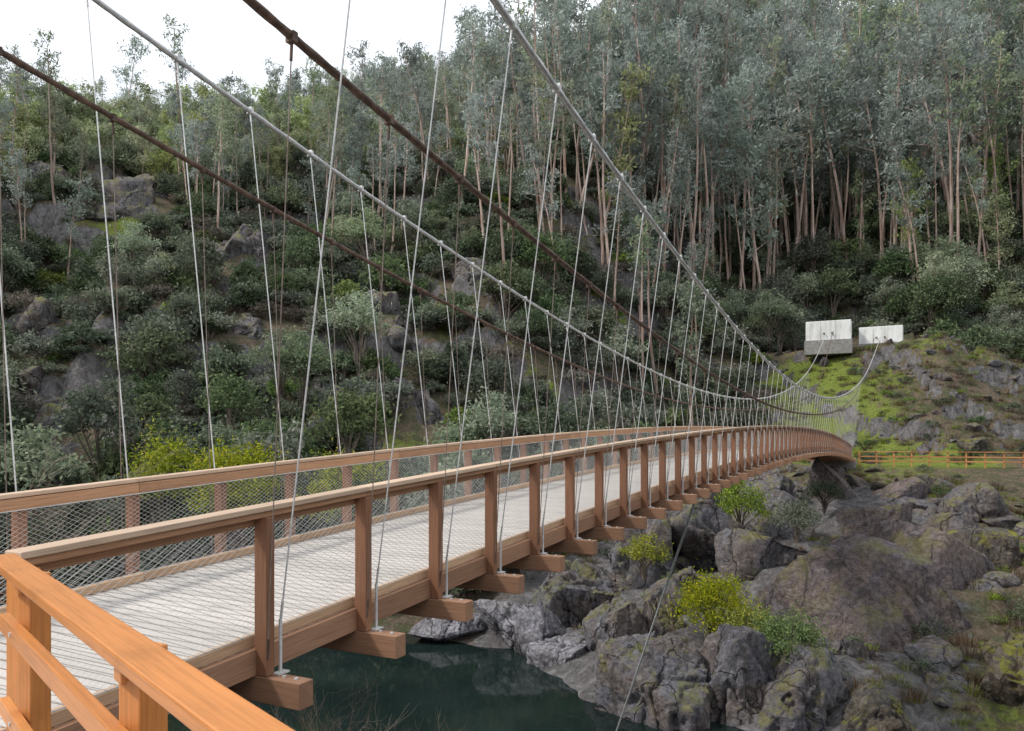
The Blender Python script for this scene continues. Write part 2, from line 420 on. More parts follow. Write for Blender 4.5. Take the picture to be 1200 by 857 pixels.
big = [  # x, y, z, dims, rotz, material
    (-5.4, 66.6, -4.8, (4.0, 3.4, 3.7), .3, M_rockb), (-1.2, 66.5, -6.0, (4.2, 3.4, 3.5), 1.2, M_rockb),
    (-2.0, 42.0, -9.3, (6.6, 4.8, 4.4), .5, M_rockb), (.8, 47.5, -8.2, (5.4, 4.6, 4.2), 2.0, M_rockb),
    (-8.9, 30.8, -10.6, (3.0, 2.5, 3.9), .8, M_rock), (-6.2, 31.8, -10.9, (2.7, 2.6, 3.3), 2.1, M_rock),
    (-13.0, 36.0, -9.9, (3.4, 2.8, 3.2), 1.7, M_rock), (-11.0, 33.2, -10.6, (2.8, 2.4, 2.7), .2, M_rock),
    (-18.3, 37.2, -10.4, (3.8, 2.4, 2.1), .2, M_rockl), (-22.5, 36.8, -10.6, (2.8, 1.8, 1.5), .9, M_rockl), (-15.0, 34.6, -10.9, (2.6, 1.6, 1.5), .5, M_rockl),
    (-14.6, 46.0, -8.0, (3.9, 3.4, 3.9), .9, M_rock), (-12.0, 50.0, -6.9, (3.4, 2.9, 3.3), 2.5, M_rock),
    (-16.8, 41.5, -9.2, (3.4, 2.9, 3.0), 1.1, M_rock), (-10.3, 40.6, -8.8, (3.3, 3.0, 3.6), 2.9, M_rock),
    (3.9, 49.6, -7.6, (3.3, 2.8, 3.0), .6, M_rockm), (.9, 35.6, -10.4, (2.8, 2.4, 2.6), 1.5, M_rock),
    (4.3, 37.0, -10.1, (3.2, 2.7, 2.7), 2.7, M_rockm), (-4.2, 33.0, -10.9, (3.0, 2.4, 2.7), 1.0, M_rock),
    (-2.4, 36.4, -10.1, (2.6, 2.2, 2.1), .2, M_rock), (5.8, 84.2, -.6, (1.8, 1.5, 1.3), .4, M_rockm),
    (-1.2, 57.5, -6.0, (3.7, 3.0, 2.8), 1.4, M_rockb), (4.5, 60.0, -5.2, (3.0, 2.5, 2.3), 2.2, M_rock),
    (-9.5, 62.0, -4.9, (3.1, 2.8, 3.2), .7, M_rock), (-8.2, 55.0, -6.6, (3.8, 3.1, 3.3), 1.9, M_rock),
    (7.5, 43.0, -8.6, (3.1, 2.7, 2.6), .1, M_rockm), (-9.6, 26.9, -12.0, (1.5, 1.2, 1.3), .6, M_rockl),
    (-6.3, 72.5, -3.9, (2.6, 2.2, 1.7), .3, M_rockb), (-7.0, 47.5, -7.8, (3.6, 3.1, 3.4), .3, M_rock),
    (-.6, 32.4, -11.1, (2.0, 1.7, 1.9), .9, M_rockm), (-13.6, 56.0, -5.9, (3.1, 2.7, 2.9), .3, M_rock),
    (8.5, 52.0, -6.6, (3.0, 2.5, 2.3), .3, M_rock), (2.0, 29.9, -11.4, (1.8, 1.5, 1.5), 1.9, M_rockm),
    (9.0, 62.0, -4.6, (2.8, 2.3, 1.9), 2.9, M_rockm), (-10.8, 36.3, -9.6, (2.1, 1.9, 2.3), 1.3, M_rock),
    (7.2, 31.5, -11.0, (2.2, 1.8, 1.7), 1.1, M_rock), (3.0, 54.5, -6.4, (2.4, 2.0, 1.9), .8, M_rock), (2.5, 70.5, -4.2, (2.4, 2.0, 1.6), 2.4, M_rockm),
]
for i, (x, y, z, d, rz, m) in enumerate(big):
    ob = boulder("boulder", 100+i, d, 6 if y < 45 else 5, 13, m, amp=.10 if m is M_rockb else .14, fiss=.05 if m is M_rockb else .14)
    ob.location = (x, y, z); ob.rotation_euler = (random.uniform(-.25, .25), random.uniform(-.25, .25), rz)
outc = [(-66, 42.7, 3.8), (-69, 45, 3.2), (-99, 73, 5.0), (-94, 71, 3.8), (-104, 78, 4.2), (-73, 69, 3.8), (-76, 72, 3.2),
        (-51, 69, 3.0), (-47, 66, 2.6), (-60, 58, 2.8), (-82, 50, 3.0), (-40, 60, 2.8), (-112, 70, 4), (-45, 78, 2.8)]
orr = np.random.default_rng(5)
for i, (x, y, s) in enumerate(outc):
    # each outcrop is one fractured mass: several blocks joined into a single mesh
    bm = bmesh.new()
    for k in range(4):
        ox, oy = orr.normal(size=2)*s*.75*(k > 0); ss = s*(1 if k == 0 else orr.uniform(.35, .75))
        o = boulder("tmp", 300+i*7+k, (ss*orr.uniform(.8, 1.3), ss*orr.uniform(.7, 1), ss*orr.uniform(.8, 1.2)), 4, 14, M_rock, False, .2, .16)
        zz = float(H(np.array([x+ox]), np.array([y+oy]))[0])
        o.data.transform(Matrix.Translation((ox, oy, zz-ss*.15)) @ Matrix.Rotation(orr.uniform(0, 6), 4, 'Z') @ Matrix.Rotation(.35, 4, 'X'))
        bm.from_mesh(o.data); bpy.data.objects.remove(o)
    me = bpy.data.meshes.new("rock_outcrop"); bm.to_mesh(me); bm.free()
    me.materials.append(M_rockh); me.polygons.foreach_set("use_smooth", np.ones(len(me.polygons), dtype=bool))
    ob = new_obj("rock_outcrop", me); ob.location = (x, y, 0)

# ------------------------------------------------------------------ instancing
def scatter(name, protos, P, rot, scl, ids):
    cl = bpy.data.collections.new(name+"_parts")
    for i, o in enumerate(protos):
        o.name = "%s_variant_%02d" % (name, i); cl.objects.link(o)
    me = bpy.data.meshes.new(name); me.from_pydata(np.asarray(P).tolist(), [], [])
    n = len(P)
    a = me.attributes.new("rot", 'FLOAT_VECTOR', 'POINT'); a.data.foreach_set("vector", np.asarray(rot, np.float32).ravel())
    a = me.attributes.new("scl", 'FLOAT_VECTOR', 'POINT'); a.data.foreach_set("vector", np.asarray(scl, np.float32).ravel())
    a = me.attributes.new("pid", 'INT', 'POINT'); a.data.foreach_set("value", np.asarray(ids, np.int32))
    ob = new_obj(name, me)
    ng = bpy.data.node_groups.new(name+"_gn", 'GeometryNodeTree')
    ng.interface.new_socket("Geometry", in_out='INPUT', socket_type='NodeSocketGeometry')
    ng.interface.new_socket("Geometry", in_out='OUTPUT', socket_type='NodeSocketGeometry')
    N = ng.nodes; Lk = ng.links
    gi = N.new('NodeGroupInput'); go = N.new('NodeGroupOutput')
    ci = N.new('GeometryNodeCollectionInfo'); ci.inputs['Collection'].default_value = cl
    ci.inputs['Separate Children'].default_value = True; ci.inputs['Reset Children'].default_value = True
    ip = N.new('GeometryNodeInstanceOnPoints'); ip.inputs['Pick Instance'].default_value = True
    def attr(nm, ty):
        q = N.new('GeometryNodeInputNamedAttribute'); q.data_type = ty; q.inputs['Name'].default_value = nm
        return [o for o in q.outputs if o.enabled and o.name == 'Attribute'][0]
    Lk.new(gi.outputs[0], ip.inputs['Points']); Lk.new(ci.outputs[0], ip.inputs['Instance'])
    Lk.new(attr("pid", 'INT'), ip.inputs['Instance Index'])
    Lk.new(attr("rot", 'FLOAT_VECTOR'), ip.inputs['Rotation'])
    Lk.new(attr("scl", 'FLOAT_VECTOR'), ip.inputs['Scale'])
    Lk.new(ip.outputs[0], go.inputs[0])
    md = ob.modifiers.new("instances", 'NODES'); md.node_group = ng
    return ob

def leafquads(mb, C, l, w, mat, droop=0.0):
    C = np.asarray(C); n = len(C)
    A = rng.normal(size=(n, 3)); A[:, 2] -= droop; A /= np.linalg.norm(A, axis=1)[:, None]
    B = np.cross(A, rng.normal(size=(n, 3))); B /= np.linalg.norm(B, axis=1)[:, None]
    s = rng.uniform(.6, 1.4, n)[:, None]
    Vv = np.stack([C-A*l*s, C+B*w*s, C+A*l*s, C-B*w*s], 1).reshape(-1, 3)
    Fs = np.arange(n*4).reshape(n, 4)
    mb.add(Vv, Fs, None, mat)

def bend_line(p, d, L, n, wob, up=0.0, r=rng):
    P = [np.array(p, float)]; d = np.array(d, float); d /= np.linalg.norm(d)
    for i in range(n):
        d = d+r.normal(size=3)*wob+np.array([0, 0, up]); d /= np.linalg.norm(d)
        P.append(P[-1]+d*L/n)
    return np.array(P)

def euc_proto(leafm, barkm, hgt=22, crown0=.42, dens=1.0, spread=2.6, nbr=16, lean=.04):
    mb = MB()
    T = bend_line((0, 0, -1), (rng.normal()*lean, rng.normal()*lean, 1), hgt+1, 10, .035, .02)
    mb.tube(T, np.linspace(.22, .045, 11), 5, 0, False)
    for k in range(nbr):
        f = crown0+(1-crown0)*((k+rng.random())/nbr)**.85
        f = min(f, .995)
        i = min(9, int(f*10)); p = T[i]*(1-(f*10-i))+T[i+1]*(f*10-i)
        a = rng.uniform(0, 6.28); el = rng.uniform(.25, 1.1)
        g = (f-crown0)/(1-crown0)
        L = spread*rng.uniform(.35, 1.35)*(.55+.9*math.sin(math.pi*min(1, g*.8+.15)))*.85
        Bq = bend_line(p, (math.cos(a)*math.cos(el), math.sin(a)*math.cos(el), math.sin(el)), L, 4, .14, .05)
        mb.tube(Bq[::2], np.linspace(.05, .015, 3), 3, 0, False)
        for q in (2, 3, 4):
            n = int(20*dens*rng.uniform(.3, 1.7))
            leafquads(mb, Bq[q]+rng.normal(size=(n, 3))*np.array([.5, .5, .38])*rng.uniform(.7, 1.3), .31, .10, 1, .5)
    for _ in range(3):
        f = rng.uniform(.15, crown0+.1); i = int(f*10)
        a = rng.uniform(0, 6.28)
        mb.tube(bend_line(T[i], (math.cos(a), math.sin(a), .3), rng.uniform(.6, 1.5), 2, .15), np.linspace(.025, .008, 3), 3, 0, False)
    return mb.obj("p", [barkm, leafm], link=False)

def bush_proto(leafm, barkm, hgt=3.5, rad=2.0, clumps=34, per=34, l=.20, w=.085, trunk=.0):
    mb = MB()
    base = np.array([0, 0, -.4])
    for k in range(clumps):
        d = rng.normal(size=3); d /= np.linalg.norm(d); d[2] = abs(d[2])*1.0-.15
        rr = rng.uniform(.35, 1.0)**.5*rng.uniform(.75, 1.2)
        c = np.array([d[0]*rad*rr, d[1]*rad*rr, trunk+(hgt-trunk)*.45+d[2]*(hgt-trunk)*.55*rr])
        if k % 3 == 0:
            mid = base*.4+c*.5; mid[:2] *= .5
            mb.tube([base, mid, c], [.07+trunk*.02, .04, .012], 4, 0, False)
        n = int(per*rng.uniform(.5, 1.5)); sg = rad*.17*rng.uniform(.6, 1.4)
        leafquads(mb, c+rng.normal(size=(n, 3))*np.array([sg, sg, sg*.75]), l, w, 1)
    if trunk: mb.tube(bend_line((0, 0, -.6), (0, 0, 1), trunk+.6+hgt*.2, 4, .06), np.linspace(.16, .09, 5), 6, 0, False)
    return mb.obj("p", [barkm, leafm], link=False)

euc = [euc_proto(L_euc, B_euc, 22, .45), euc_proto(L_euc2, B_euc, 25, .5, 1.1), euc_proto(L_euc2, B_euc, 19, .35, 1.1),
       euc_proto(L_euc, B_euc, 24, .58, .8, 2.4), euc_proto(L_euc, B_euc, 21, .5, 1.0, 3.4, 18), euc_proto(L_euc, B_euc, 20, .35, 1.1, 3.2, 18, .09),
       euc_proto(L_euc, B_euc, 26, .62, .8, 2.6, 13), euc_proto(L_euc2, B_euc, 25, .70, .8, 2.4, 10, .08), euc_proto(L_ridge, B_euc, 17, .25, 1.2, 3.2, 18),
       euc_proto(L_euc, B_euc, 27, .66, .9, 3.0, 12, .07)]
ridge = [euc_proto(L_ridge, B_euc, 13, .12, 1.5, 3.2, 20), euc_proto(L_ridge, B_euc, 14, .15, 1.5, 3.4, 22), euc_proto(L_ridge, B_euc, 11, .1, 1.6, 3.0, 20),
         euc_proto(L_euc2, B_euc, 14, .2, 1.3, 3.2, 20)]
bushes = [bush_proto(L_dark, B_dark), bush_proto(L_grey, B_dark, 3.0, 2.1), bush_proto(L_dark, B_dark, 4.5, 2.3, 40, 36),
          bush_proto(L_grey, B_dark, 2.3, 1.8, 28, 34), bush_proto(L_green, B_dark, 2.4, 1.7, 26, 34), bush_proto(L_brown, B_dark, 2.6, 1.9, 30, 34, .2, .05)]
trees = [bush_proto(L_dark, B_dark, 8, 2.9, 52, 48, .20, .09, 1.8), bush_proto(L_grey, B_dark, 7, 2.6, 48, 48, .20, .09, 1.6),
         bush_proto(L_grey, B_dark, 9.5, 2.7, 52, 44, .20, .09, 2.4), bush_proto(L_euc2, B_dark, 9, 2.5, 46, 42, .20, .08, 2.4)]

def sector(n, r0, r1, a0=-14, a1=74):
    r = np.sqrt(rng.uniform(r0*r0, r1*r1, n)); a = np.radians(rng.uniform(a0, a1, n))
    return -r*np.sin(a), r*np.cos(a)
def xyz(X, Y, dz=0): return np.stack([X, Y, H(X, Y)+dz], -1)
def steep(X, Y):
    e = .8
    return np.hypot(H(X+e, Y)-H(X-e, Y), H(X, Y+e)-H(X, Y-e))/(2*e)
def near_outcrop(X, Y, k=1.0):
    d = np.full(X.shape, 1e9)
    for x, y, s in outc:
        L = math.hypot(x, y); ux, uy = -x/L, -y/L     # keep the downhill side open
        for q in (.3, 1.2):
            d = np.minimum(d, np.hypot(X-(x+ux*s*q), Y-(y+uy*s*q))/(s*1.0*k))
    return d < 1
def placed(X, Y, mask): return X[mask], Y[mask]

X, Y = sector(9000, 50, 300)
S = pdist(FAR, X, Y)
u = rng.random(len(X)); w = sst(X, -30, -18)
pe_l = sst(S, 34, 92)
pe_r = sst(S, 84, 97)*.85
ok = (S > 36) & (S < 250) & (u < pe_l*(1-w)+pe_r*w) & ~near_outcrop(X, Y, 1.2)
ok &= fbm2(X, Y, 9, 2, 171) < .46
X, Y = placed(X, Y, ok); S = S[ok]
isr = (S > 70) & (Y < 190) & (rng.random(len(X)) < .9*sst(-X, 50, 95))
n = len(X)
sc = rng.uniform(.62, 1.25, n)*(.8+.35*sst(X, -90, -20))*(.7+.3*sst(S, 40, 85))
crest = np.where((X < -70) & (S > 120), .82, 1.0)      # wind-cut, even height along the left ridge
sc = sc*crest
sc3 = np.stack([sc/crest, sc/crest, sc*rng.uniform(.9, 1.15, n)], -1)
rot = np.stack([rng.normal(0, .045, n), rng.normal(0, .045, n), rng.uniform(0, 6.28, n)], -1)
ids = rng.integers(0, len(euc), n)
tall = np.array([0, 3, 4, 6, 7, 9, 6, 9, 7, 3])[rng.integers(0, 10, n)]
ids = np.where((X > -70) & (rng.random(n) < .75), tall, ids)
m = ~isr
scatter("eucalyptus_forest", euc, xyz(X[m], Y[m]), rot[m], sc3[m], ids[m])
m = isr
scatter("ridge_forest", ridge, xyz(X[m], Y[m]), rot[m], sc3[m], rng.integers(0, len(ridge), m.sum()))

X, Y = sector(10500, 40, 200)
S = pdist(FAR, X, Y); w = sst(X, -26, -17)
op = fbm2(X, Y, 18, 3, 71)
th = 79-32*sst(-X, 11, 15)-13*sst(X, 1, 10)
pl = (1-.65*sst(S, 60, 130))*(1-.3*sst(op, .05, .3))*(1-.5*sst(steep(X, Y), 1.15, 1.7))
pr = sst(S-th, 0, 4)*(1-.7*sst(S, 105, 140))
ok = (S > 1.5) & (rng.random(len(X)) < pl*(1-w)+pr*w) & ~near_outcrop(X, Y)
ok &= ~((X > -22) & (Y < 74) & (S < 45))
X, Y = placed(X, Y, ok); n = len(X)
sc = rng.uniform(.4, 1.2, n)
scatter("hillside_bushes", bushes, xyz(X, Y, -.1), np.stack([np.zeros(n), np.zeros(n), rng.uniform(0, 6.28, n)], -1),
        np.stack([sc*1.1, sc, sc*rng.uniform(.7, 1.2, n)], -1), rng.choice(6, n, p=[.18, .28, .09, .2, .06, .19]))
X, Y = sector(3600, 42, 210)
S = pdist(FAR, X, Y); w = sst(X, -26, -17)
th = 79-28*sst(-X, 11, 15)-11*sst(X, 1, 10)
ok = (S > 3) & (rng.random(len(X)) < (.55*(1-w)*(1-.6*sst(steep(X, Y), 1.1, 1.6))+w*sst(S-th, 0, 5)*.7)*(1-.5*sst(S, 100, 150))) & ~near_outcrop(X, Y, 1.7) & (fbm2(X, Y, 18, 3, 71) < .25)
X, Y = placed(X, Y, ok); n = len(X)
sc = rng.uniform(.45, 1.1, n)
scatter("broadleaf_trees", trees, xyz(X, Y, -.1), np.stack([np.zeros(n), np.zeros(n), rng.uniform(0, 6.28, n)], -1),
        np.stack([sc, sc, sc], -1), rng.integers(0, 4, n))

# small rocks on the bank and the terraced slope
rp = [boulder("r", 500+i, (1, .8, .65), 3, 12, [M_rock, M_rockm, M_rock][i % 3], False) for i in range(6)]
X = rng.uniform(-28, 24, 1900); Y = rng.uniform(26, 104, 1900); S = pdist(FAR, X, Y)
ok = (S > -.6) & (((S < 44) & (fbm2(X, Y, 5, 3, 91) > .05)) | ((S > 52) & (S < 69) & (fbm2(X, Y, 4, 3, 93) > .0)) | ((S > 69) & (S < 80) & (X > 3)))
X, Y = placed(X, Y, ok); n = len(X); S = pdist(FAR, X, Y)
sc = (rng.uniform(.2, 1, n)**2*1.3+.12)*np.where(S > 50, .75, 1)
scatter("scattered_rocks", rp, xyz(X, Y), np.stack([rng.normal(0, .4, n), rng.normal(0, .4, n), rng.uniform(0, 6.28, n)], -1),
        np.stack([sc*1.2, sc*rng.uniform(.7, 1.2, n), sc*.8], -1), rng.integers(0, 6, n))
def tuft(leafm, n=60, hgt=.3, rad=.28):
    mb = MB()
    for _ in range(n):
        a = rng.uniform(0, 6.28); r0 = rng.uniform(0, rad); b = np.array([math.cos(a)*r0, math.sin(a)*r0, -.05])
        tp = b+np.array([math.cos(a)*rng.uniform(.05, .25), math.sin(a)*rng.uniform(.05, .25), hgt*rng.uniform(.5, 1.2)])
        s = np.array([-math.sin(a), math.cos(a), 0])*.018
        mb.add([b-s, b+s, tp], [(0, 1, 2)], None, 0)
    return mb.obj("p", [leafm], link=False)
tf = [tuft(L_grass), tuft(L_grass, 70, .22, .35), tuft(L_dead, 70, .30, .4), bush_proto(L_green, B_dark, .5, .5, 12, 30, .05, .02), bush_proto(L_dark, B_dark, .8, .7, 16, 34, .06, .026), tuft(L_dead, 80, .45, .5)]
X = rng.uniform(-28, 26, 6500); Y = rng.uniform(29, 104, 6500); S = pdist(FAR, X, Y)
g = fbm2(X, Y, 6, 3, 95)
ok = (S > 3) & (g > .08-.2*(X > 0)-.15*(S > 50)) & ~((Y > 75) & (Y < 79) & (X > -8)) & ~((S > 68) & (S < 77) & (X > -13) & (X < 2))
X, Y = placed(X, Y, ok); n = len(X); sc = rng.uniform(.5, 1.6, n)
scatter("bank_grass_and_ferns", tf, xyz(X, Y), np.stack([np.zeros(n), np.zeros(n), rng.uniform(0, 6.28, n)], -1),
        np.stack([sc, sc, sc], -1), rng.choice(6, n, p=[.22, .22, .30, .03, .04, .19]))

# individual mimosa bushes / trees
def plant(name, x, y, z, hgt, rad, leafm, clumps, per, l, w, trunk=0.0):
    o = bush_proto(leafm, B_dark, hgt, rad, clumps, per, l, w, trunk)
    o.name = name; o.data.name = name; col0.objects.link(o); o.location = (x, y, z)
plant("mimosa_bush", -7.7, 35.4, -9.6, 3.7, 1.8, L_mim, 70, 90, .07, .026)
plant("mimosa_bush", -6.0, 34.4, -9.8, 2.8, 1.3, L_mim, 38, 90, .07, .026)
plant("mimosa_bush", -9.6, 51.6, -6.2, 3.6, 1.6, L_mim, 45, 70, .09, .035)
plant("green_bush", -4.2, 33.2, -9.9, 3.0, 1.5, L_green, 55, 90, .065, .028)
plant("mimosa_tree", -38, 36, -9.5, 9.6, 3.0, L_mim, 80, 80, .12, .05, 2.5)
plant("mimosa_tree", -31, 38, -9.5, 8.9, 2.8, L_mim, 75, 80, .12, .05, 2.5)
plant("mimosa_tree", -45, 36, -9.5, 10.8, 2.4, L_mim, 60, 80, .12, .05, 2.5)
plant("green_bush", -13.2, 42.3, -7.6, 2.4, 1.2, L_mim, 30, 70, .07, .03)
plant("green_bush", -16.0, 48.9, -6.2, 3.6, 2.0, L_dark, 40, 70, .09, .04)
plant("green_bush", -6.0, 51.0, -6.2, 2.4, 1.4, L_grey, 36, 70, .08, .035)
plant("green_bush", -5.2, 60.0, -5.0, 2.2, 1.4, L_dark, 36, 70, .08, .035)

def twig_shrub(name, x, y, z, hgt, n0=22, seed=1):
    r = np.random.default_rng(seed); mb = MB()
    def grow(p, d, L, rad, lev):
        P = bend_line(p, d, L, 4, .14, .02, r)
        mb.tube(P, np.linspace(rad, rad*.5, 5), 3, 0, False)
        if lev < 3:
            for _ in range(4):
                k = r.integers(1, 5); dd = (P[k]-P[k-1])/np.linalg.norm(P[k]-P[k-1])+r.normal(size=3)*.5
                grow(P[k], dd, L*.55, rad*.6, lev+1)
    for _ in range(n0):
        a = r.uniform(0, 6.28); grow((r.normal()*.15, r.normal()*.15, 0), (math.cos(a)*.6, math.sin(a)*.6, r.uniform(.5, 1.3)), hgt*r.uniform(.4, .7), .007 if hgt < 5 else .03, 0)
    ob = mb.obj(name, [B_dry]); ob.location = (x, y, z)
twig_shrub("dry_shrub", -4.7, 5.0, -3.75, 1.7, 34, 1)
twig_shrub("dry_shrub", -5.2, 4.9, -3.7, 1.6, 20, 2)
twig_shrub("dry_shrub", -51, 29, -9.8, 11, 12, 3)
twig_shrub("dry_shrub", -47, 31.5, -10, 10, 10, 4)

# ------------------------------------------------------------------ the bridge
bridge = empty("suspension_footbridge")
UN, UF = -4.35, -7.45
V0, V1, SP = 2.5, 77.0, 1.2
def R(v): return .61-.00087*(v-40)**2
def D(v): return R(v)-1.1
posts = [4.35+SP*i for i in range(61)]
mb = MB(); v = V0
while v < V1:
    mb.beam((UN-.10, v, D(v)-.018+random.uniform(-.0012, .0012)), (UF+.10, v, D(v)-.018+random.uniform(-.0012, .0012)), .115, .035, 0)
    v += .12
mb.obj("deck_planks", [M_deck], bridge)
mb = MB(); mc = MB(); mr = MB(); mt = MB()
sv = [V0]+[posts[i] for i in range(1, 61, 2)]+[V1]
for a, b in zip(sv[:-1], sv[1:]):
    e = .002
    for u in (-5.4, -6.4):
        mb.beam((u, a+e, D(a)-.118), (u, b-e, D(b)-.118), .06, .16, 0)
    for u in (UN-.065, UF+.065):
        mb.beam((u, a+e, D(a)-.093), (u, b-e, D(b)-.093), .06, .20, 0)
    for u in (UN-.14, UF+.14):
        mc.beam((u, a+e, D(a)+.045), (u, b-e, D(b)+.045), .07, .085, 0)
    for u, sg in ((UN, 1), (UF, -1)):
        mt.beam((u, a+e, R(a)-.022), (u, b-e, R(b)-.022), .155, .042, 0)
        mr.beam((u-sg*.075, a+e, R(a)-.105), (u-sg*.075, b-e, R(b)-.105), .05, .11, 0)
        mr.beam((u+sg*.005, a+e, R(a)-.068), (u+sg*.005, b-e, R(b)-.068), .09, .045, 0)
mb.obj("stringers", [M_beam], bridge, bevel=.004)
mc.obj("kerb_rails", [M_curb], bridge, bevel=.005)
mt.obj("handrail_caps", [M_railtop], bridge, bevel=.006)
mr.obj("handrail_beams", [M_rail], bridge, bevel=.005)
mp = MB(); mx = MB(); mf = MB()
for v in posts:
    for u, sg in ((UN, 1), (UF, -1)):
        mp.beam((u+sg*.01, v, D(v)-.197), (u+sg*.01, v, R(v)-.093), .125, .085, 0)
        mf.tube([(u+sg*.09, v+.085, D(v)-.20), (u+sg*.09, v+.085, D(v)+.22)], .014, 6)
        mf.beam((u+sg*.09, v+.03, D(v)-.192), (u+sg*.09, v+.15, D(v)-.192), .07, .012)
        for zz in (.06, .34, .66):
            mf.tube([(u+sg*.05, v-.01, D(v)+zz), (u+sg*.062, v-.01, D(v)+zz)], .014, 6)
    mx.beam((UN+.40, v+.03, D(v)-.30), (UF-.40, v+.03, D(v)-.30), .15, .20, 0)
    for uu in (UN+.18, UN+.30): mf.tube([(uu, v+.03, D(v)-.20), (uu, v+.03, D(v)-.188)], .016, 6)
mp.obj("posts", [M_post], bridge, bevel=.006)
mx.obj("crossbeams", [M_beam], bridge, bevel=.008)
mw = MB()
for u in (UN-.118, UF+.118):
    v = V0-1.5
    while v < V1:
        for sg in (1, -1):
            a, b = (v, v+1.55) if sg > 0 else (v+1.55, v)
            za, zb = D(a)+.09, R(b)-.16
            p0 = np.array([u, a, za]); p1 = np.array([u, b, zb])
            tt = sorted([(V0-a)/(b-a), (V1-a)/(b-a)])
            t0, t1 = max(0, tt[0]), min(1, tt[1])
            if t1-t0 > .02:
                mw.tube([p0+(p1-p0)*t0, p0+(p1-p0)*t1], .0018, 3, 0, False)
        v += .085
    for zz in (.09, .94):
        vv = np.linspace(V0, V1, 60)
        mw.tube(np.stack([np.full(60, u), vv, D(vv)+zz], -1), .005, 4, 0, False)
mw.obj("wire_mesh_infill", [M_wire], bridge)
def cabD(v): return -(4.0-np.where(v < 38, .5, .33)*((v-38)/31)**2), 2.2+np.where(v < 38, .00200, .0021)*(v-38)**2
def cabB(v): return -(7.8+np.where(v < 38, .52, .15)*((v-38)/31)**2), 2.08+np.where(v < 36, .0033, .0026)*(v-36)**2
def cabC(v): return -4.02+0*v, 1.1+np.where(v < 31, .00262, .0014)*(v-31)**2
def cabA(v): return -7.72+0*v, 1.42+np.where(v < 32, .0030, .0014)*(v-32)**2
def cable(name, fn, end, start, r, mat):
    v = np.arange(-4, 77.01, .07)
    u, h = fn(v); P = np.stack([u, v, h], -1)
    def tail(p, tan, e):
        tt = np.linspace(0, 1, 60)[1:, None]; L = np.linalg.norm(np.array(e)-p)
        e = np.array(e, float); T0 = tan/np.linalg.norm(tan)*L; T1 = (e-p)+np.array([0, 0, .05*L])
        return (2*tt**3-3*tt**2+1)*p+(tt**3-2*tt**2+tt)*T0+(-2*tt**3+3*tt**2)*e+(tt**3-tt**2)*T1
    A = tail(P[-1], P[-1]-P[-2], end); Bk = tail(P[0], P[0]-P[1], start)
    P = np.concatenate([Bk[::-1], P, A])
    m = MB(); m.tube(P, r, 12, 0, True, 6, .55)
    m.obj(name, [mat], bridge, smooth=True)
cable("main_cable_steel_near", cabD, (-2.5, 100.6, 12.2), (-2.7, -15, 7.6), .036, M_galv)
cable("main_cable_steel_far", cabB, (-8.1, 98.1, 13.1), (-9.2, -15, 8.4), .032, M_galv)
cable("main_cable_rusty_near", cabC, (-3.2, 100.6, 12.0), (-4.1, -15, 6.0), .031, M_rust)
cable("main_cable_rusty_far", cabA, (-7.5, 98.1, 12.8), (-7.8, -15, 7.0), .031, M_rust)
hg = MB(); hr = MB(); cl = MB(); clr = MB()
for v in posts:
    va = np.array(v)
    for fn, u, sg, m, c, off, rr in ((cabD, UN, 1, hg, cl, .085, .0072), (cabB, UF, -1, hg, cl, .085, .0076), (cabC, UN, 1, hr, clr, -.05, .0052), (cabA, UF, -1, hr, clr, -.05, .0052)):
        x, h = fn(va); x = float(x); h = float(h)
        foot = (u+sg*.09, v+off, D(v)+(.2 if c is cl else -.06))
        top = (x, v+off, h-.03)
        m.tube([foot, top], rr, 5, 0, False)
        d = np.array(top)-np.array(foot); d /= np.linalg.norm(d)
        c.tube([np.array(top)-d*.14, np.array(top)-d*.02], .012, 6)
        k = .088 if c is cl else .076
        c.beam((x, v+off-.025, h), (x, v+off+.025, h), k, k)
        c.tube([np.array(foot), np.array(foot)+d*.16], .011, 6)
hg.obj("hangers_steel", [M_hang], bridge); hr.obj("hangers_rusty", [M_rusthang], bridge)
cl.obj("cable_clamps_steel", [M_hang], bridge); clr.obj("cable_clamps_rusty", [M_rust], bridge)
mf.obj("hanger_fittings", [M_hang], bridge)
g = MB(); g.tube(np.array([(-3.97, 16.4, D(16.4)-.3), (-6.6, 21.2, -6.0), (-9.5, 26.8, -11.0)]), .030, 6); g.obj("wind_guy_cable", [M_hang], bridge)

t = NT("concrete"); pos = t.n('ShaderNodeNewGeometry').outputs['Position']
nn = t.noise(t.mapping(pos, (1, 1, .3)), 1.6, 7, .65)
t.principled(t.ramp(nn, [(.3, (.46, .46, .45)), (.5, (.68, .68, .66)), (.7, (.78, .78, .76))]), .85, .2, t.noise(pos, 12, 4), .2, .01)
M_conc = t.mat
t = NT("grey_concrete"); pos = t.n('ShaderNodeNewGeometry').outputs['Position']
t.principled(t.ramp(t.noise(pos, 2.5, 7, .7), [(.3, (.16, .15, .14)), (.7, (.33, .32, .30))]), .9, .2, t.noise(pos, 14, 4), .3, .01)
M_concg = t.mat
ab = MB(); ab.beam((UN+.35, 77.9, -2.75), (UF-.35, 77.9, -2.75), 1.9, 1.9); ab.beam((UN+.3, 1.4, -3.35), (UF-.3, 1.4, -3.35), 1.6, 3.0)
ab.obj("abutments", [M_concg], bridge, bevel=.02)

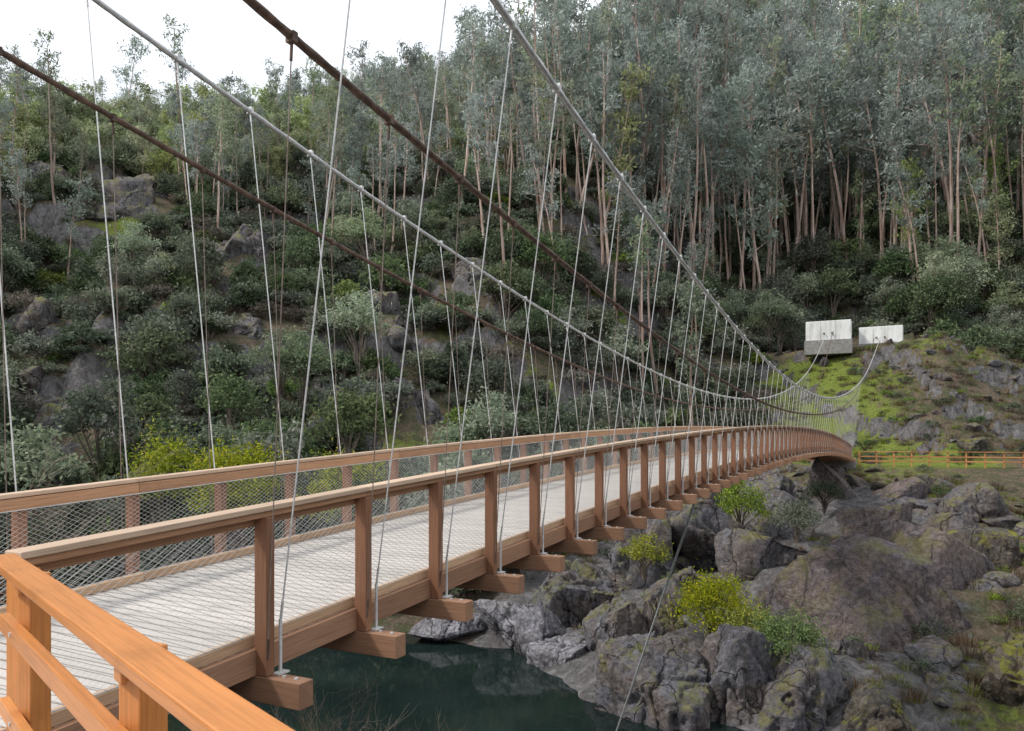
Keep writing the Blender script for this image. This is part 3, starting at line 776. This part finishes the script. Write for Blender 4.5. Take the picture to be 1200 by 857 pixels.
def anchor(name, x, y, z, rz, wd=5.0, ht=2.3):
    e = empty(name)
    b = MB(); b.beam((-wd/2, 0, ht/2), (wd/2, 0, ht/2), 2.2, ht); b.obj("block", [M_conc], e, bevel=.06)
    b = MB(); b.beam((-wd/2-.12, -.1, -.75), (wd/2+.12, -.1, -.75), 2.7, 1.7); b.obj("footing", [M_concg], e, bevel=.04)
    b = MB()
    for q in (-.45, .45):
        b.beam((q, -1.13, ht*.38), (q, -1.10, ht*.38), .2, .2)
        b.tube([(q, -1.45, ht*.36), (q, -1.14, ht*.38)], .07, 8)
    for q in (-wd/6, wd/6): b.beam((q, -1.102, .02), (q, -1.102, ht-.03), .02, .02)
    b.obj("cable_sockets", [M_rusthang], e)
    e.location = (x, y, z); e.rotation_euler = (0, 0, rz)
anchor("anchor_block", -8.1, 99.4, 11.7, .02, 5.0, 2.4)
anchor("anchor_block", -2.5, 102, 11.3, -.03, 4.7, 2.1)
anchor("anchor_block", -3.4, -16.2, 5.6, math.pi)
anchor("anchor_block", -8.6, -16.2, 6.2, math.pi)

pl = MB()
v = -6.0
while v < 2.42:
    xr = min(3.0, -3.95+(2.25-v)*2.55) if v > -.5 else 3.0
    z = D(2.5)-.02
    pl.beam((UF+.06, v, z), (xr, v, z), .115, .035, 0)
    v += .12
pl.obj("viewing_platform", [M_deck], None)
ps = MB()
for u in (UF, -5.9, UN, -2, .5, 2.8):
    ps.beam((u, -6, D(2.5)-.14), (u, 2.3 if u < UN+.1 else 1.6-(u+2)*.4, D(2.5)-.14), .08, .18)
ps.obj("viewing_platform_joists", [M_beam], None)

rl = empty("wooden_railing")
A = np.array([-3.98, 2.25]); Bp = np.array([3.0, -.50])
dr = (Bp-A)/np.linalg.norm(Bp-A); nrm = np.array([-dr[1], dr[0]])
def rp_(s, off, z): q = A+dr*s+nrm*off; return (q[0], q[1], z)
m = MB()
m.beam(rp_(-.12, 0, -.605), rp_(7.4, 0, -.605), .125, .042)
m.obj("top_rail", [M_orange], rl, bevel=.007)
m = MB(); m.beam(rp_(.0, 0, -.905), rp_(7.4, 0, -.905), .045, .085); m.beam(rp_(.0, 0, -1.32), rp_(7.4, 0, -1.32), .045, .085)
m.obj("lower_rails", [M_orange], rl, bevel=.005)
m = MB()
for s in (.32, 2.02, 3.72, 5.42, 7.12):
    m.beam(rp_(s, .075, -1.95), rp_(s, .075, -.63), .10, .10)
    m.beam(rp_(s, -.0, -.70), rp_(s, .02, -.70), .08, .06)
m.obj("posts", [M_orange], rl, bevel=.007)
m = MB()
for s in (.32, 2.02, 3.72):
    for z in (-.905, -1.32): m.tube([rp_(s, -.03, z), rp_(s, -.02, z)], .011, 8)
m.obj("bolts", [M_hang], rl)
m = MB()
m.beam((UF, -5.9, R(2.5)-.022), (UF, V0-.003, R(2.5)-.022), .155, .042); m.beam((UF+.075, -5.9, R(2.5)-.105), (UF+.075, V0-.003, R(2.5)-.105), .05, .11)
for v in (-5, -3.2, -1.4, .4, 2.2): m.beam((UF, v, D(2.5)-.3), (UF, v, R(2.5)-.05), .10, .10)
m.obj("landing_handrail", [M_rail], bridge, bevel=.006)
m = MB(); m.beam((UN, 2.56, D(2.5)-.2), (UN, 2.56, R(2.5)-.1), .12, .12); m.obj("end_post", [M_orange], bridge, bevel=.006)

fe = empty("wooden_fence"); m = MB(); m2 = MB()
fx = np.array([-3.7, 0, 4, 8, 12, 16, 22, 28]); fy = np.array([77.6, 77.9, 78.3, 78.6, 79.0, 79.3, 80.0, 80.6])
fp = []
for i in range(0, 46):
    s = i/45; x = -3.7+s*32; y = float(np.interp(x, fx, fy)); fp.append((x, y))
zt = -1.12
for i in range(0, 45, 2):
    p = fp[i]; m.beam((p[0], p[1], -2.75), (p[0], p[1], zt-.02), .12, .12)
for i in range(0, 43, 2):
    a, b = fp[i], fp[i+2]
    for z, h in ((zt, .06), (zt-.45, .11), (zt-.85, .11)):
        m2.beam((a[0]+.002, a[1]-.07, z), (b[0]-.002, b[1]-.07, z), .06 if z < zt else .14, h)
m.obj("fence_posts", [M_fence], fe); m2.obj("fence_rails", [M_fence], fe)

# ------------------------------------------------------------------ camera, light, sky
cam = bpy.data.cameras.new("camera"); co = bpy.data.objects.new("camera", cam); col0.objects.link(co)
cam.sensor_width = 36; cam.lens = 27; cam.shift_y = (515-428.5)/1200
cam.clip_start = .05; cam.clip_end = 3000
co.location = (0, 0, 0); co.rotation_euler = (math.radians(90), 0, math.radians(27.07))
scene.camera = co

el, az = math.radians(46), math.radians(128)   # azimuth measured from +Y towards -X
d = Vector((-math.sin(az)*math.cos(el), math.cos(az)*math.cos(el), math.sin(el)))
sun = bpy.data.lights.new("sun", 'SUN'); so = bpy.data.objects.new("sun", sun); col0.objects.link(so)
sun.energy = 2.9; sun.angle = math.radians(6); sun.color = (1, .965, .91)
so.rotation_euler = d.to_track_quat('Z', 'Y').to_euler()
wd = bpy.data.worlds.new("World"); scene.world = wd; wd.use_nodes = True
T = wd.node_tree; T.nodes.clear()
sky = T.nodes.new('ShaderNodeTexSky'); sky.sky_type = 'NISHITA'; sky.sun_disc = False
sky.sun_elevation = el; sky.sun_rotation = -az; sky.dust_density = 3; sky.air_density = 1.0
tc = T.nodes.new('ShaderNodeTexCoord'); nz = T.nodes.new('ShaderNodeTexNoise'); nz.inputs['Scale'].default_value = 2.2; nz.inputs['Detail'].default_value = 6
T.links.new(tc.outputs['Generated'], nz.inputs['Vector'])
rp2 = T.nodes.new('ShaderNodeMapRange'); rp2.inputs[1].default_value = .3; rp2.inputs[2].default_value = .6; rp2.inputs[3].default_value = .6; rp2.inputs[4].default_value = .95
T.links.new(nz.outputs['Fac'], rp2.inputs[0])
mx = T.nodes.new('ShaderNodeMix'); mx.data_type = 'RGBA'
T.links.new(rp2.outputs[0], mx.inputs[0]); T.links.new(sky.outputs[0], mx.inputs[6]); mx.inputs[7].default_value = (9.3, 9.7, 10.2, 1)
bg = T.nodes.new('ShaderNodeBackground'); bg.inputs[1].default_value = .145
T.links.new(mx.outputs[2], bg.inputs[0])
wo = T.nodes.new('ShaderNodeOutputWorld'); T.links.new(bg.outputs[0], wo.inputs[0])
scene.view_settings.view_transform = 'Standard'; scene.view_settings.look = 'None'
scene.view_settings.exposure = 0; scene.view_settings.gamma = 1
